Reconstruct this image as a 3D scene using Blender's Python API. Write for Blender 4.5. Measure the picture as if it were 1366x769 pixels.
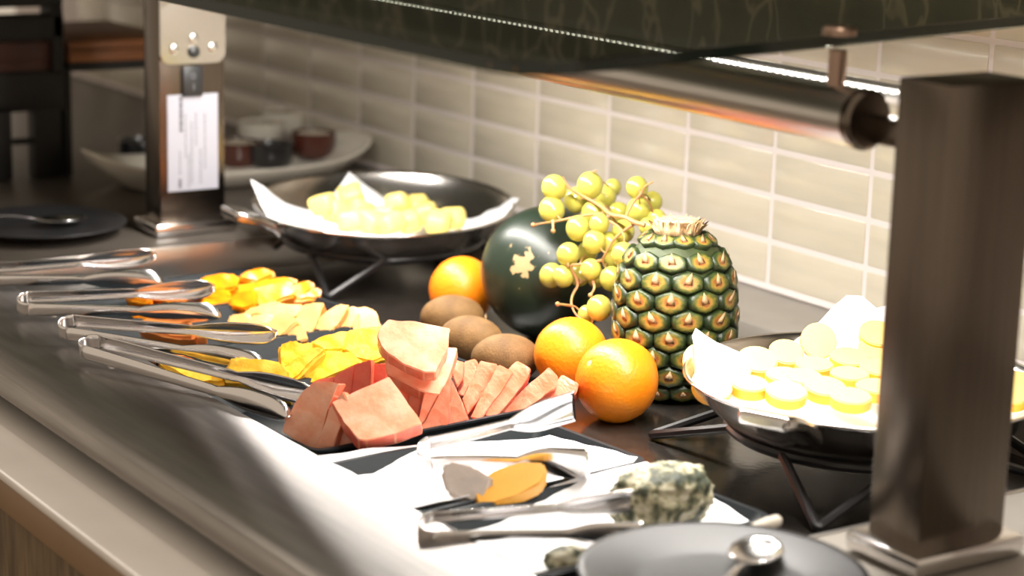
import bpy, bmesh, math, random
from mathutils import Vector, Matrix, Euler, noise
random.seed(7)
for o in list(bpy.data.objects): bpy.data.objects.remove(o)
S = bpy.context.scene; COL = S.collection
# ------------------------------------------------------------------ camera
FPX = 2780.0; CX, CY = 683.0, 384.5
YAW, PIT, ROL = -0.97796929, 0.22690977, -0.02739258
fw = Vector((math.sin(YAW)*math.cos(PIT), math.cos(YAW)*math.cos(PIT), -math.sin(PIT)))
rt = Vector((math.cos(YAW), -math.sin(YAW), 0)); dn = fw.cross(rt)
c_, s_ = math.cos(ROL), math.sin(ROL)
RT = c_*rt + s_*dn; DN = -s_*rt + c_*dn
CAM = Vector((1.528, -1.153, 0.569))
cd = bpy.data.cameras.new('camera'); cam = bpy.data.objects.new('camera', cd); COL.objects.link(cam)
cd.sensor_width = 36; cd.sensor_fit = 'HORIZONTAL'; cd.lens = 36*FPX/1366
cam.matrix_world = Matrix(((RT.x, -DN.x, -fw.x, CAM.x), (RT.y, -DN.y, -fw.y, CAM.y), (RT.z, -DN.z, -fw.z, CAM.z), (0, 0, 0, 1)))
cd.clip_start = .05; cd.clip_end = 50
cd.dof.use_dof = True; cd.dof.focus_distance = 1.95; cd.dof.aperture_fstop = 4.0
S.camera = cam
# ------------------------------------------------------------------ world, view
w = bpy.data.worlds.new('World'); S.world = w; w.use_nodes = True
bg = w.node_tree.nodes['Background']; bg.inputs[0].default_value = (1.0, .82, .63, 1); bg.inputs[1].default_value = .60
S.view_settings.view_transform = 'Standard'; S.view_settings.look = 'None'
S.view_settings.exposure = 0.0; S.view_settings.gamma = 1; S.view_settings.use_curve_mapping = False
LED_W = 12.5; SPOT_W = 16.0
# ------------------------------------------------------------------ pixel -> point
def ray(px, py): return (fw + RT*((px-CX)/FPX) + DN*((py-CY)/FPX)).normalized()
def onz(px, py, z): d = ray(px, py); return CAM + d*((z-CAM.z)/d.z)
def onx(px, py, x): d = ray(px, py); return CAM + d*((x-CAM.x)/d.x)
def ony(px, py, y): d = ray(px, py); return CAM + d*((y-CAM.y)/d.y)
def atd(px, py, dep): return CAM + (fw + RT*((px-CX)/FPX) + DN*((py-CY)/FPX))*dep
def onplane(px, py, p, n): d = ray(px, py); return CAM + d*((p-CAM).dot(n)/d.dot(n))
# ------------------------------------------------------------------ materials
def mat(name, col, rough=.5, metal=0, bump=0, bscale=200, var=0, vscale=30, spec=.5, aniso=0, sss=0, coat=0, col2=None, stretch=None, emit=None, estr=0, trans=0, tan=None):
    m = bpy.data.materials.new(name); m.use_nodes = True; nt = m.node_tree; b = nt.nodes['Principled BSDF']
    b.inputs['Base Color'].default_value = (*col, 1); b.inputs['Roughness'].default_value = rough; b.inputs['Metallic'].default_value = metal
    b.inputs['Specular IOR Level'].default_value = spec; b.inputs['Anisotropic'].default_value = aniso
    if coat: b.inputs['Coat Weight'].default_value = coat; b.inputs['Coat Roughness'].default_value = .08
    if sss:
        b.inputs['Subsurface Weight'].default_value = sss; b.inputs['Subsurface Radius'].default_value = (.01, .006, .003); b.inputs['Subsurface Scale'].default_value = .6
    if emit: b.inputs['Emission Color'].default_value = (*emit, 1); b.inputs['Emission Strength'].default_value = estr
    tc = nt.nodes.new('ShaderNodeTexCoord'); vec = tc.outputs['Object']
    if stretch:
        mp = nt.nodes.new('ShaderNodeMapping'); mp.inputs['Scale'].default_value = stretch; nt.links.new(vec, mp.inputs[0]); vec = mp.outputs[0]
    if var or col2:
        n = nt.nodes.new('ShaderNodeTexNoise'); n.inputs['Scale'].default_value = vscale; n.inputs['Detail'].default_value = 5; nt.links.new(vec, n.inputs['Vector'])
        r = nt.nodes.new('ShaderNodeValToRGB'); c2 = col2 or tuple(max(0, c*(1-var)) for c in col)
        r.color_ramp.elements[0].position = .35; r.color_ramp.elements[1].position = .65
        r.color_ramp.elements[0].color = (*c2, 1); r.color_ramp.elements[1].color = (*col, 1)
        nt.links.new(n.outputs['Fac'], r.inputs[0]); nt.links.new(r.outputs[0], b.inputs['Base Color'])
    if bump:
        n = nt.nodes.new('ShaderNodeTexNoise'); n.inputs['Scale'].default_value = bscale; n.inputs['Detail'].default_value = 4; nt.links.new(vec, n.inputs['Vector'])
        bp = nt.nodes.new('ShaderNodeBump'); bp.inputs['Strength'].default_value = bump; bp.inputs['Distance'].default_value = .001
        nt.links.new(n.outputs['Fac'], bp.inputs['Height']); nt.links.new(bp.outputs[0], b.inputs['Normal'])
    if tan:
        t = nt.nodes.new('ShaderNodeTangent'); t.direction_type = 'RADIAL'; t.axis = tan; nt.links.new(t.outputs[0], b.inputs['Tangent'])
    return m
def ramp_mat(name, fn_nodes, stops, **k):
    """material whose base colour is a ramp over a scalar built by fn_nodes(nt, texcoord)"""
    m = mat(name, (1, 1, 1), **k); nt = m.node_tree; b = nt.nodes['Principled BSDF']
    tc = nt.nodes.new('ShaderNodeTexCoord'); s = fn_nodes(nt, tc)
    r = nt.nodes.new('ShaderNodeValToRGB'); el = r.color_ramp.elements
    while len(el) < len(stops): el.new(.5)
    for e, (p, c) in zip(el, stops): e.position = p; e.color = (*c, 1)
    nt.links.new(s, r.inputs[0]); nt.links.new(r.outputs[0], b.inputs['Base Color']); return m
M = {}
M['tile'] = mat('glazed_tile', (.56, .505, .405), .25, var=.10, vscale=9, stretch=(1, 1, 6), coat=.3)
M['grout'] = mat('grout', (.64, .58, .56), .7, bump=.2)
def leaf_fac(nt, tc):
    mp = nt.nodes.new('ShaderNodeMapping'); mp.inputs['Scale'].default_value = (11, 11, 5); mp.inputs['Rotation'].default_value = (0, .7, 0); nt.links.new(tc.outputs['Object'], mp.inputs[0])
    n = nt.nodes.new('ShaderNodeTexNoise'); n.inputs['Scale'].default_value = 1.6; nt.links.new(mp.outputs[0], n.inputs['Vector'])
    ad = nt.nodes.new('ShaderNodeVectorMath'); ad.operation = 'ADD'; nt.links.new(mp.outputs[0], ad.inputs[0]); nt.links.new(n.outputs['Color'], ad.inputs[1])
    v = nt.nodes.new('ShaderNodeTexVoronoi'); v.feature = 'DISTANCE_TO_EDGE'; v.inputs['Scale'].default_value = 1.3; nt.links.new(ad.outputs[0], v.inputs['Vector']); return v.outputs['Distance']
M['wallpaper'] = ramp_mat('leaf_wallpaper', leaf_fac, [(0, (.16, .15, .10)), (.025, (.12, .11, .075)), (.045, (.055, .058, .036)), (.5, (.034, .040, .024))], rough=.7)
M['ledge_stone'] = mat('grey_stone', (.30, .275, .245), .35, var=.15, vscale=12)
M['dark_stone'] = mat('dark_stone', (.085, .072, .06), .35, var=.25, vscale=12)
M['front_face'] = mat('brown_front_face', (.30, .19, .11), .45, var=.1, vscale=15)
M['white_stone'] = mat('white_stone', (.88, .85, .82), .25, var=.05, vscale=15)
M['wood_panel'] = mat('wood_panel', (.23, .16, .09), .5, col2=(.11, .075, .04), vscale=14, stretch=(6, 1, 1))
M['black_floor'] = mat('black_glass_top', (.026, .022, .019), .17, bump=.15, bscale=140, var=.3, vscale=60, spec=1.0)
M['steel'] = mat('brushed_steel', (.62, .60, .57), .28, 1, var=.12, vscale=20, stretch=(1, 40, 40))
M['ledge_steel'] = mat('brushed_ledge_steel', (.46, .435, .415), .33, 1, var=.2, vscale=8, bump=.05, bscale=60, stretch=(1, 12, 12), aniso=1.0)
M['post_steel'] = mat('post_steel', (.17, .14, .115), .27, 1, var=.15, vscale=10, stretch=(40, 40, 1))
M['bright_steel'] = mat('polished_steel', (.74, .72, .71), .16, 1)
M['tong_steel'] = mat('tong_steel', (.80, .78, .78), .2, 1)
M['wok_steel'] = mat('wok_steel', (.66, .63, .60), .2, 1)
M['tray'] = mat('slate_grey_tray', (.013, .017, .020), .5, spec=.16, bump=.1, bscale=500)
M['plate'] = mat('dark_plate', (.024, .024, .026), .36, spec=.25, bump=.15, bscale=300)
M['paper'] = mat('white_paper', (.86, .86, .88), .85, bump=.35, bscale=60)
M['black_wire'] = mat('black_wire', (.010, .010, .011), .38)
M['black'] = mat('black_plastic', (.012, .012, .013), .45)
M['black_wood'] = mat('black_wood', (.010, .009, .009), .6)
M['red_wood'] = mat('red_brown_wood', (.34, .12, .035), .45, var=.35, vscale=12, stretch=(1, 1, 8))
M['crate_wood'] = mat('dark_red_wood', (.10, .035, .025), .5, var=.4, vscale=20)
M['white_ceramic'] = mat('white_ceramic', (.74, .69, .60), .18, coat=.3)
M['brown_ceramic'] = mat('brown_ceramic', (.075, .022, .014), .2, coat=.4)
M['black_ceramic'] = mat('black_ceramic', (.014, .014, .016), .2, coat=.4)
M['cream'] = mat('cream_filling', (.62, .56, .45), .5, var=.2, vscale=60)
M['label'] = mat('label_paper', (.34, .34, .39), .5)
M['print'] = mat('grey_print', (.08, .08, .09), .6)
M['print_light'] = mat('pale_print', (.21, .21, .235), .6)
M['copper'] = mat('copper_cap', (.40, .28, .22), .35, 1)
M['led'] = mat('led_chip', (1, 1, 1), .3, emit=(1, .93, .80), estr=15)
M['aluminium'] = mat('aluminium', (.72, .72, .74), .3, 1)
M['orange'] = mat('orange_peel', (1.0, .30, .008), .38, bump=.55, bscale=260, col2=(.95, .22, .004), vscale=9, sss=.12)
M['orange_flesh'] = mat('orange_flesh', (1.0, .40, .006), .3, col2=(.95, .27, .003), vscale=70, sss=.2, bump=.3, bscale=200)
M['orange_rind'] = mat('orange_rind', (.90, .24, .005), .4, bump=.3, bscale=300)
M['kiwi'] = mat('kiwi_skin', (.20, .105, .032), .75, bump=.6, bscale=500, col2=(.13, .065, .018), vscale=60)
M['canta'] = mat('cantaloupe_flesh', (.98, .58, .21), .35, sss=.1, var=.10, vscale=40, bump=.2, bscale=150)
M['canta_deep'] = mat('cantaloupe_edge', (.95, .34, .09), .4, sss=.08, var=.12, vscale=40)
M['pine_flesh'] = mat('pineapple_flesh', (.96, .68, .10), .35, sss=.08, col2=(.93, .48, .02), vscale=90, bump=1.0, bscale=170)
M['melon'] = mat('pink_melon_flesh', (.84, .20, .10), .26, sss=.06, col2=(.88, .33, .20), vscale=70, bump=.8, bscale=180)
M['melon_red'] = mat('red_melon_flesh', (.80, .13, .08), .3, sss=.05, col2=(.84, .20, .13), vscale=60, bump=.4, bscale=220)
M['melon_pale'] = mat('pale_melon_flesh', (.93, .50, .34), .26, sss=.06, col2=(.90, .36, .21), vscale=55, bump=.7, bscale=160)
M['chunk'] = mat('pale_yellow_chunk', (.92, .72, .20), .4, sss=.2, var=.08, vscale=60, bump=.4, bscale=180)
M['disc'] = mat('pale_disc_face', (.92, .70, .25), .35, sss=.2, var=.05, vscale=60)
M['disc_side'] = mat('amber_disc_side', (.90, .40, .02), .35, sss=.1)
M['cheese'] = mat('yellow_cheese', (.66, .32, .045), .38, var=.12, vscale=30, bump=.3, bscale=80)
M['rind'] = mat('grey_rind', (.55, .47, .42), .6, var=.15, vscale=60, bump=.3)
M['grape'] = mat('green_grape', (.50, .46, .085), .2, sss=.2, var=.12, vscale=25, coat=.2)
M['stem'] = mat('grape_stem', (.36, .24, .08), .6, col2=(.42, .16, .07), vscale=80)
M['dry'] = mat('dry_leaf', (.62, .44, .24), .8, col2=(.40, .23, .10), vscale=120)
M['spike'] = mat('bract', (.50, .37, .20), .7, col2=(.24, .11, .045), vscale=200)
M['gap'] = mat('pineapple_skin_dark', (.055, .075, .018), .6, var=.4, vscale=100)
# blue cheese
M['blue'] = ramp_mat('blue_cheese', lambda nt, tc: (lambda n: (nt.links.new(tc.outputs['Object'], n.inputs['Vector']), n.inputs['Scale'].__setattr__('default_value', 75), n.inputs['Detail'].__setattr__('default_value', 4), n.outputs['Fac'])[-1])(nt.nodes.new('ShaderNodeTexNoise')),
    [(.40, (.045, .055, .035)), (.48, (.17, .17, .10)), (.54, (.44, .40, .26)), (.66, (.60, .57, .45))], rough=.65, bump=.8, bscale=140)
# watermelon skin with a tan scar patch on the side
def melon_fac(nt, tc):
    mp = nt.nodes.new('ShaderNodeVectorMath'); mp.operation = 'DISTANCE'; nt.links.new(tc.outputs['Object'], mp.inputs[0]); mp.inputs[1].default_value = MELON_SCAR
    n = nt.nodes.new('ShaderNodeTexNoise'); n.inputs['Scale'].default_value = 85; n.inputs['Detail'].default_value = 6; nt.links.new(tc.outputs['Object'], n.inputs['Vector'])
    a = nt.nodes.new('ShaderNodeMath'); a.operation = 'MULTIPLY_ADD'; nt.links.new(n.outputs['Fac'], a.inputs[0]); a.inputs[1].default_value = .095; nt.links.new(mp.outputs['Value'], a.inputs[2])
    s = nt.nodes.new('ShaderNodeMath'); s.operation = 'MULTIPLY'; nt.links.new(a.outputs[0], s.inputs[0]); s.inputs[1].default_value = 15; return s.outputs[0]
# pineapple eye: colour by distance from the eye's middle
def eye_fac(nt, tc):
    sx = nt.nodes.new('ShaderNodeSeparateXYZ'); nt.links.new(tc.outputs['Object'], sx.inputs[0])
    cx = nt.nodes.new('ShaderNodeCombineXYZ'); nt.links.new(sx.outputs[0], cx.inputs[0]); nt.links.new(sx.outputs[1], cx.inputs[1])
    l = nt.nodes.new('ShaderNodeVectorMath'); l.operation = 'LENGTH'; nt.links.new(cx.outputs[0], l.inputs[0])
    oi = nt.nodes.new('ShaderNodeObjectInfo')
    n = nt.nodes.new('ShaderNodeTexNoise'); n.noise_dimensions = '4D'; n.inputs['Scale'].default_value = 3.5; nt.links.new(tc.outputs['Object'], n.inputs['Vector']); 
    mm = nt.nodes.new('ShaderNodeMath'); mm.operation = 'MULTIPLY'; mm.inputs[1].default_value = 50; nt.links.new(oi.outputs['Random'], mm.inputs[0]); nt.links.new(mm.outputs[0], n.inputs['W'])
    a = nt.nodes.new('ShaderNodeMath'); a.operation = 'MULTIPLY_ADD'; nt.links.new(n.outputs['Fac'], a.inputs[0]); a.inputs[1].default_value = .5; nt.links.new(l.outputs['Value'], a.inputs[2])
    s = nt.nodes.new('ShaderNodeMath'); s.operation = 'SUBTRACT'; nt.links.new(a.outputs[0], s.inputs[0]); s.inputs[1].default_value = .25; return s.outputs[0]
M['eye'] = ramp_mat('pineapple_eye', eye_fac, [(.06, (.34, .17, .08)), (.24, (.28, .085, .025)), (.42, (.36, .20, .035)), (.58, (.17, .15, .025)), (.74, (.045, .065, .012)), (.88, (.014, .026, .007))], rough=.42, bump=.3, bscale=8)
def glass_mat():
    m = bpy.data.materials.new('tinted_glass'); m.use_nodes = True; nt = m.node_tree; nt.nodes.clear()
    o = nt.nodes.new('ShaderNodeOutputMaterial'); mx = nt.nodes.new('ShaderNodeMixShader'); t = nt.nodes.new('ShaderNodeBsdfTransparent'); g = nt.nodes.new('ShaderNodeBsdfGlossy'); fr = nt.nodes.new('ShaderNodeFresnel')
    t.inputs[0].default_value = (.28, .29, .27, 1); g.inputs['Roughness'].default_value = .02; g.inputs[0].default_value = (.9, .95, .9, 1); fr.inputs[0].default_value = 1.5
    ge = nt.nodes.new('ShaderNodeNewGeometry'); iv = nt.nodes.new('ShaderNodeMath'); iv.operation = 'SUBTRACT'; iv.inputs[0].default_value = 1; nt.links.new(ge.outputs['Backfacing'], iv.inputs[1]); ml = nt.nodes.new('ShaderNodeMath'); ml.operation = 'MULTIPLY'; nt.links.new(iv.outputs[0], ml.inputs[0]); nt.links.new(fr.outputs[0], ml.inputs[1]); nt.links.new(ml.outputs[0], mx.inputs[0]); nt.links.new(t.outputs[0], mx.inputs[1]); nt.links.new(g.outputs[0], mx.inputs[2]); nt.links.new(mx.outputs[0], o.inputs[0]); return m
M['glass'] = glass_mat()
M['glass_edge'] = mat('green_glass_edge', (.012, .022, .018), .15)
# ------------------------------------------------------------------ mesh helpers
def obj(name, bm, m, parent=None, smooth=False, loc=None, rot=None):
    me = bpy.data.meshes.new(name); bmesh.ops.recalc_face_normals(bm, faces=bm.faces[:]); bm.to_mesh(me); bm.free()
    for k in (m if isinstance(m, (list, tuple)) else [m]): me.materials.append(M[k])
    if smooth:
        for p in me.polygons: p.use_smooth = True
        if smooth != 2: me.set_sharp_from_angle(angle=math.radians(42))
    o = bpy.data.objects.new(name, me); COL.objects.link(o); o.parent = parent
    if loc is not None: o.location = loc
    if rot is not None: o.rotation_euler = rot
    return o
def tag(o, label, cat, group=None):
    o['label'] = label; o['category'] = cat
    if group: o['group'] = group
    return o
def struct(o): o['kind'] = 'structure'; return o
def empty(name, loc=(0, 0, 0), rot=(0, 0, 0)):
    o = bpy.data.objects.new(name, None); COL.objects.link(o); o.location = loc; o.rotation_euler = rot; o.empty_display_size = .02; return o
def copy_tree(o, parent=None):
    c = o.copy(); COL.objects.link(c); c.parent = parent
    for ch in list(o.children): copy_tree(ch, c)
    return c
def B(): return bmesh.new()
def box(bm, x0, x1, y0, y1, z0, z1, bev=0, seg=2):
    v = [bm.verts.new((x, y, z)) for z in (z0, z1) for (x, y) in ((x0, y0), (x1, y0), (x1, y1), (x0, y1))]
    f = [bm.faces.new([v[i] for i in q]) for q in ((0, 3, 2, 1), (4, 5, 6, 7), (0, 1, 5, 4), (1, 2, 6, 5), (2, 3, 7, 6), (3, 0, 4, 7))]
    if bev: bmesh.ops.bevel(bm, geom=list({e for q in f for e in q.edges}), offset=bev, segments=seg, affect='EDGES', profile=.5)
    return bm
def boxo(name, x0, x1, y0, y1, z0, z1, m, parent=None, bev=.002, **k): return obj(name, box(B(), x0, x1, y0, y1, z0, z1, bev), m, parent, smooth=True, **k)
def lathe(bm, prof, n=48, cap0=True, cap1=True, mat_i=0):
    rings = []
    for r, z in prof: rings.append([bm.verts.new((r*math.cos(2*math.pi*i/n), r*math.sin(2*math.pi*i/n), z)) for i in range(n)] if r > 1e-6 else [bm.verts.new((0, 0, z))])
    for a, b in zip(rings, rings[1:]):
        if len(a) == 1 and len(b) == 1: continue
        for i in range(n):
            j = (i+1) % n
            q = [a[0], b[j], b[i]] if len(a) == 1 else ([a[i], a[j], b[0]] if len(b) == 1 else [a[i], a[j], b[j], b[i]])
            bm.faces.new(q).material_index = mat_i
    if cap0 and len(rings[0]) > 1: bm.faces.new(rings[0][::-1])
    if cap1 and len(rings[-1]) > 1: bm.faces.new(rings[-1])
    return bm
def tube(bm, pts, r, n=8, closed=False):
    pts = [Vector(p) for p in pts]; N = len(pts); rings = []; up = Vector((0, 0, 1)); pu = None
    for i, p in enumerate(pts):
        t = ((pts[(i+1) % N]-pts[i-1]) if closed else (pts[min(i+1, N-1)]-pts[max(i-1, 0)])).normalized()
        if pu is None: pu = t.orthogonal().normalized()
        pu = (pu - t*pu.dot(t)); pu = pu.normalized() if pu.length > 1e-5 else t.orthogonal().normalized()
        bn = t.cross(pu); rr = r[i] if isinstance(r, (list, tuple)) else r
        rings.append([bm.verts.new(p + (pu*math.cos(2*math.pi*k/n) + bn*math.sin(2*math.pi*k/n))*rr) for k in range(n)])
    for a, b in (list(zip(rings, rings[1:])) + ([(rings[-1], rings[0])] if closed else [])):
        for k in range(n): bm.faces.new([a[k], a[(k+1) % n], b[(k+1) % n], b[k]])
    if not closed: bm.faces.new(rings[0][::-1]); bm.faces.new(rings[-1])
    return bm
def smoothpts(pts, it=2):
    pts = [Vector(p) for p in pts]
    for _ in range(it):
        q = [pts[0]]
        for a, b in zip(pts, pts[1:]): q += [a*.75+b*.25, a*.25+b*.75]
        pts = q + [pts[-1]]
    return pts
def ball(bm, r, c=(0, 0, 0), sub=3, sc=(1, 1, 1)):
    bmesh.ops.create_icosphere(bm, subdivisions=sub, radius=r, matrix=Matrix.Translation(c) @ Matrix.Diagonal((*sc, 1))); return bm
def prism(bm, top, bot, bev=.002, caps=False):
    """closed solid between two matching outlines"""
    a = [bm.verts.new(p) for p in top]; b = [bm.verts.new(p) for p in bot]; n = len(a)
    fs = [bm.faces.new(a), bm.faces.new(b[::-1])]
    fs += [bm.faces.new([a[i], b[i], b[(i+1) % n], a[(i+1) % n]]) for i in range(n)]
    for q in fs[2:]: q.material_index = 1
    if bev: bmesh.ops.bevel(bm, geom=list({e for q in (fs[:2] if caps else fs) for e in q.edges}), offset=bev, segments=2, affect='EDGES', clamp_overlap=True)
    return bm
def pslab(name, pts, apx, az, n, th, mats, bev=.0009, parent=None, lump=.0008):
    """slab whose front outline is read off the photograph, lying in the plane through the point seen at apx at height az, facing n; th metres thick"""
    n = Vector(n).normalized(); p0 = onz(apx[0], apx[1], az)
    top = [onplane(x, y, p0, n) for x, y in pts]
    c = sum(top, Vector())/len(top)
    top = [t-c for t in top]; bot = [t - n*th for t in top]
    b = prism(B(), top, bot, bev)
    if lump:
        bmesh.ops.triangulate(b, faces=b.faces[:]); bmesh.ops.subdivide_edges(b, edges=[e for e in b.edges if e.calc_length() > .008], cuts=3, use_grid_fill=True)
        for v in b.verts: v.co += noise.noise_vector((v.co+c)*110)*lump + noise.noise_vector((v.co+c)*40)*lump*1.5
    return obj(name, b, mats, parent, smooth=True, loc=c)
# ================================================================== setting
H = .04; WX0, WX1 = -.745, .42; WY0, WY1 = -.358, .262; FY = -.503; WALL = .382
TP, TH_ = .157, .052
wall = struct(boxo('wall_back', -2.6, 1.2, WALL+.0007, WALL+.12, -.9, .409, 'grout', bev=0))
tb = box(B(), -TP/2+.0028, TP/2-.0028, -.0005, .004, -TH_/2+.0028, TH_/2-.0028, .0022, 2)
t0 = obj('tile', tb, 'tile', wall, smooth=True); first = True
for r in range(7):
    z = .045 + TH_*(r+.5)
    for k in range(-14, 5):
        x = -.074 + TP*(k+.5)
        if first: t = t0; first = False
        else: t = t0.copy(); COL.objects.link(t)
        t.location = (x, WALL, z)
boxo('trim_strip', -2.6, 1.2, WALL-.002, WALL+.004, .0405, .0445, 'grout', wall, bev=.001)
struct(boxo('wall_upper', -2.6, 1.2, WALL+.0007, WALL+.12, .409, 2.6, 'wallpaper', bev=0))
struct(boxo('floor', -4, 4, -4, WALL+.12, -.94, -.9, 'wood_panel', bev=0))
# counter carcass pieces
struct(boxo('trim_1', WX0-.004, WX1+.004, WY1, WALL+.004, -.04, H, 'ledge_stone', bev=.003))          # stone ledge behind the well
struct(boxo('trim_2', -2.6, WX0-.004, FY, WALL+.004, -.04, H-.001, 'dark_stone', bev=.002))             # counter beyond the well
struct(boxo('trim_3', WX1+.004, 1.2, FY+.002, WALL+.004, -.04, H-.001, 'ledge_stone', bev=.002))
struct(boxo('trim_4', -2.6, 1.2, -.56, -.44, -.008, 0.0, 'white_stone', bev=.002))
struct(boxo('trim_6', -2.6, 1.2, -.558, -.44, -.037, -.008, 'front_face', bev=.002))                     # plain brown front face under the white stone nosing
struct(boxo('wall_front', -2.6, 1.2, -.545, -.50, -.9, -.037, 'wood_panel', bev=0))
well = struct(empty('trim_5', (0, 0, 0)))     # the recessed well, framed in steel
boxo('well_floor', WX0, WX1, WY0, WY1, -.02, 0, 'black_floor', well, bev=0)
boxo('end_panel', WX0-.004, WX0, WY0, WY1, -.02, H, 'steel', well, bev=.0008)
boxo('end_panel', WX1, WX1+.004, WY0, WY1, -.02, H, 'steel', well, bev=.0008)
b = B(); pr = [(FY+.004, H-.022), (FY, H-.018), (FY, H-.005), (FY+.0015, H-.0015), (FY+.005, H), (WY0-.002, H), (WY0, H-.002), (WY0, -.02), (WY0-.003, -.02), (WY0-.003, H-.003), (FY+.008, H-.003), (FY+.008, H-.022)]
for x in (-2.6, 1.2): pass
va = [b.verts.new((-2.55, y, z)) for y, z in pr]; vb = [b.verts.new((1.15, y, z)) for y, z in pr]; n = len(pr)
for i in range(n): b.faces.new([va[i], vb[i], vb[(i+1) % n], va[(i+1) % n]])
b.faces.new(va); b.faces.new(vb[::-1])
rail = obj('front_ledge', b, 'ledge_steel', well, smooth=True); rail['label'] = 'flat brushed steel ledge along the front of the well'
# tangent along the rail so that the brushing runs lengthwise
nt = M['ledge_steel'].node_tree; pb = nt.nodes['Principled BSDF']
tv = nt.nodes.new('ShaderNodeCombineXYZ'); tv.inputs[0].default_value = 1; nt.links.new(tv.outputs[0], pb.inputs['Tangent']); 
# ------------------------------------------------------------------ sneeze guard: posts, bar, lamp, glass
GZ = .405
def post(x0, x1, y0, y1, label, extras):
    p = empty('guard_post', ((x0+x1)/2, (y0+y1)/2, H)); tag(p, label, 'post'); hx, hy = (x1-x0)/2, (y1-y0)/2
    boxo('column', -hx, hx, -hy, hy, .012, .392-H, 'post_steel', p, bev=.002)
    boxo('base_collar', -hx-.012, hx+.012, -hy-.012, hy+.012, 0, .016, 'bright_steel', p, bev=.004)
    extras(p, hx, hy); return p
def left_extras(p, hx, hy):
    X = hx+.0004
    m = B(); rr = .012; y0, y1, z0, z1 = -hy+.001, hy-.001, .212, .345; out = []
    for cy, cz, a0 in ((y1-rr, z1-rr, 0), (y0+rr, z1-rr, 90), (y0+rr, z0+rr, 180), (y1-rr, z0+rr, 270)):
        for k in range(6): a = math.radians(a0+18*k); out.append((cy+rr*math.cos(a), cz+rr*math.sin(a)))
    prism(m, [(X+.004, y, z) for y, z in out], [(X, y, z) for y, z in out], .0008)
    mp = obj('mounting_plate', m, 'bright_steel', p, smooth=True); mp['label'] = 'pale steel mounting plate'
    for y, z in ((-.026, .231), (0, .243), (.026, .231)):
        b = lathe(B(), [(0, 0), (.0062, 0), (.0062, .001), (.0045, .0022), (.0025, .0022), (.0025, .001), (0, .001)], 16); bmesh.ops.transform(b, matrix=Matrix.Translation((X+.004, y, z)) @ Matrix.Rotation(math.pi/2, 4, 'Y'), verts=b.verts); obj('screw', b, 'steel', mp, smooth=True)
    b = lathe(B(), [(0, 0), (.0075, 0), (.0075, .002), (.005, .004), (0, .0045)], 20); bmesh.ops.transform(b, matrix=Matrix.Translation((X+.004, 0, .2265)) @ Matrix.Rotation(math.pi/2, 4, 'Y'), verts=b.verts); obj('bolt_cap', b, 'black', mp, smooth=True)
    sw = boxo('switch', X, X+.005, -.0145, .0125, .172, .209, 'black', p, bev=.0015); sw['label'] = 'black rocker switch'
    boxo('switch_mark', X+.005, X+.0053, -.001, 0, .180, .187, 'print_light', sw, bev=0)
    b = B(); tube(b, [(X+.0052, -.0005+.003*math.cos(a), .197+.003*math.sin(a)) for a in [i*math.pi/6 for i in range(12)]], .0004, 5, True); obj('switch_mark', b, 'print_light', sw)
    lb = boxo('label_sticker', X, X+.0006, -.034, .034, .054, .174, 'label', p, bev=0); lb['label'] = 'white printed sticker'
    for y, z0, z1, wd, mt in ((-.016, .128, .172, .0022, 'print'), (-.010, .095, .150, .0010, 'print_light'), (-.002, .062, .140, .0010, 'print_light'), (.004, .110, .150, .0010, 'print_light'), (.010, .062, .105, .0010, 'print_light'), (-.018, .058, .070, .002, 'print'), (-.018, .075, .105, .001, 'print_light'), (.016, .080, .150, .0010, 'print_light'), (-.006, .058, .100, .0010, 'print_light')):
        z = z0
        while z < z1:
            l = random.uniform(.002, .006); boxo('print', X+.0006, X+.0009, y-wd, y+wd, z, min(z+l, z1), mt, lb, bev=0); z += l + .0012
def right_extras(p, hx, hy):
    boxo('base_foot', -hx-.004, hx+.004, -hy-.004, hy+.004, -.0, .003, 'post_steel', p, bev=.001)
post(-.858, -.812, -.103, -.015, 'stainless guard post with white printed sticker and black switch', left_extras)
post(.468, .520, -.117, -.030, 'plain stainless guard post beside the pan of round yellow slices', right_extras)
# support bar with end cap and standoffs
BY, BZ, BR = -.090, .352, .022
bar = empty('support_bar', (0, BY, BZ)); tag(bar, 'round brushed steel bar carrying the glass shelf between the posts', 'bar')
b = lathe(B(), [(BR, -.79), (BR, .405)], 32); bmesh.ops.transform(b, matrix=Matrix.Rotation(math.pi/2, 4, 'Y'), verts=b.verts); obj('tube', b, 'steel', bar, smooth=True)
b = lathe(B(), [(0, 0), (BR+.001, 0), (BR+.001, .006), (BR-.002, .009), (0, .0095)], 32); bmesh.ops.transform(b, matrix=Matrix.Translation((.405, 0, 0)) @ Matrix.Rotation(math.pi/2, 4, 'Y'), verts=b.verts); obj('end_cap', b, 'post_steel', bar, smooth=True)
boxo('bracket', .37, .4675, .004, .022, -.018, .002, 'post_steel', bar, bev=.003)
boxo('bracket', -.812, -.77, -.012, .012, -.016, .004, 'post_steel', bar, bev=.003)
for x in (.375, -.74):
    b = lathe(B(), [(.007, BR-.004), (.007, GZ-BZ-.0055)], 20); obj('standoff', b, 'copper', bar, smooth=True, loc=(x, 0, 0))
    b = lathe(B(), [(0, GZ-BZ+.0055), (.013, GZ-BZ+.0055), (.013, GZ-BZ+.010), (.011, GZ-BZ+.012), (0, GZ-BZ+.0125)], 24); obj('cap', b, 'copper', bar, smooth=True, loc=(x, 0, 0))
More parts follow.
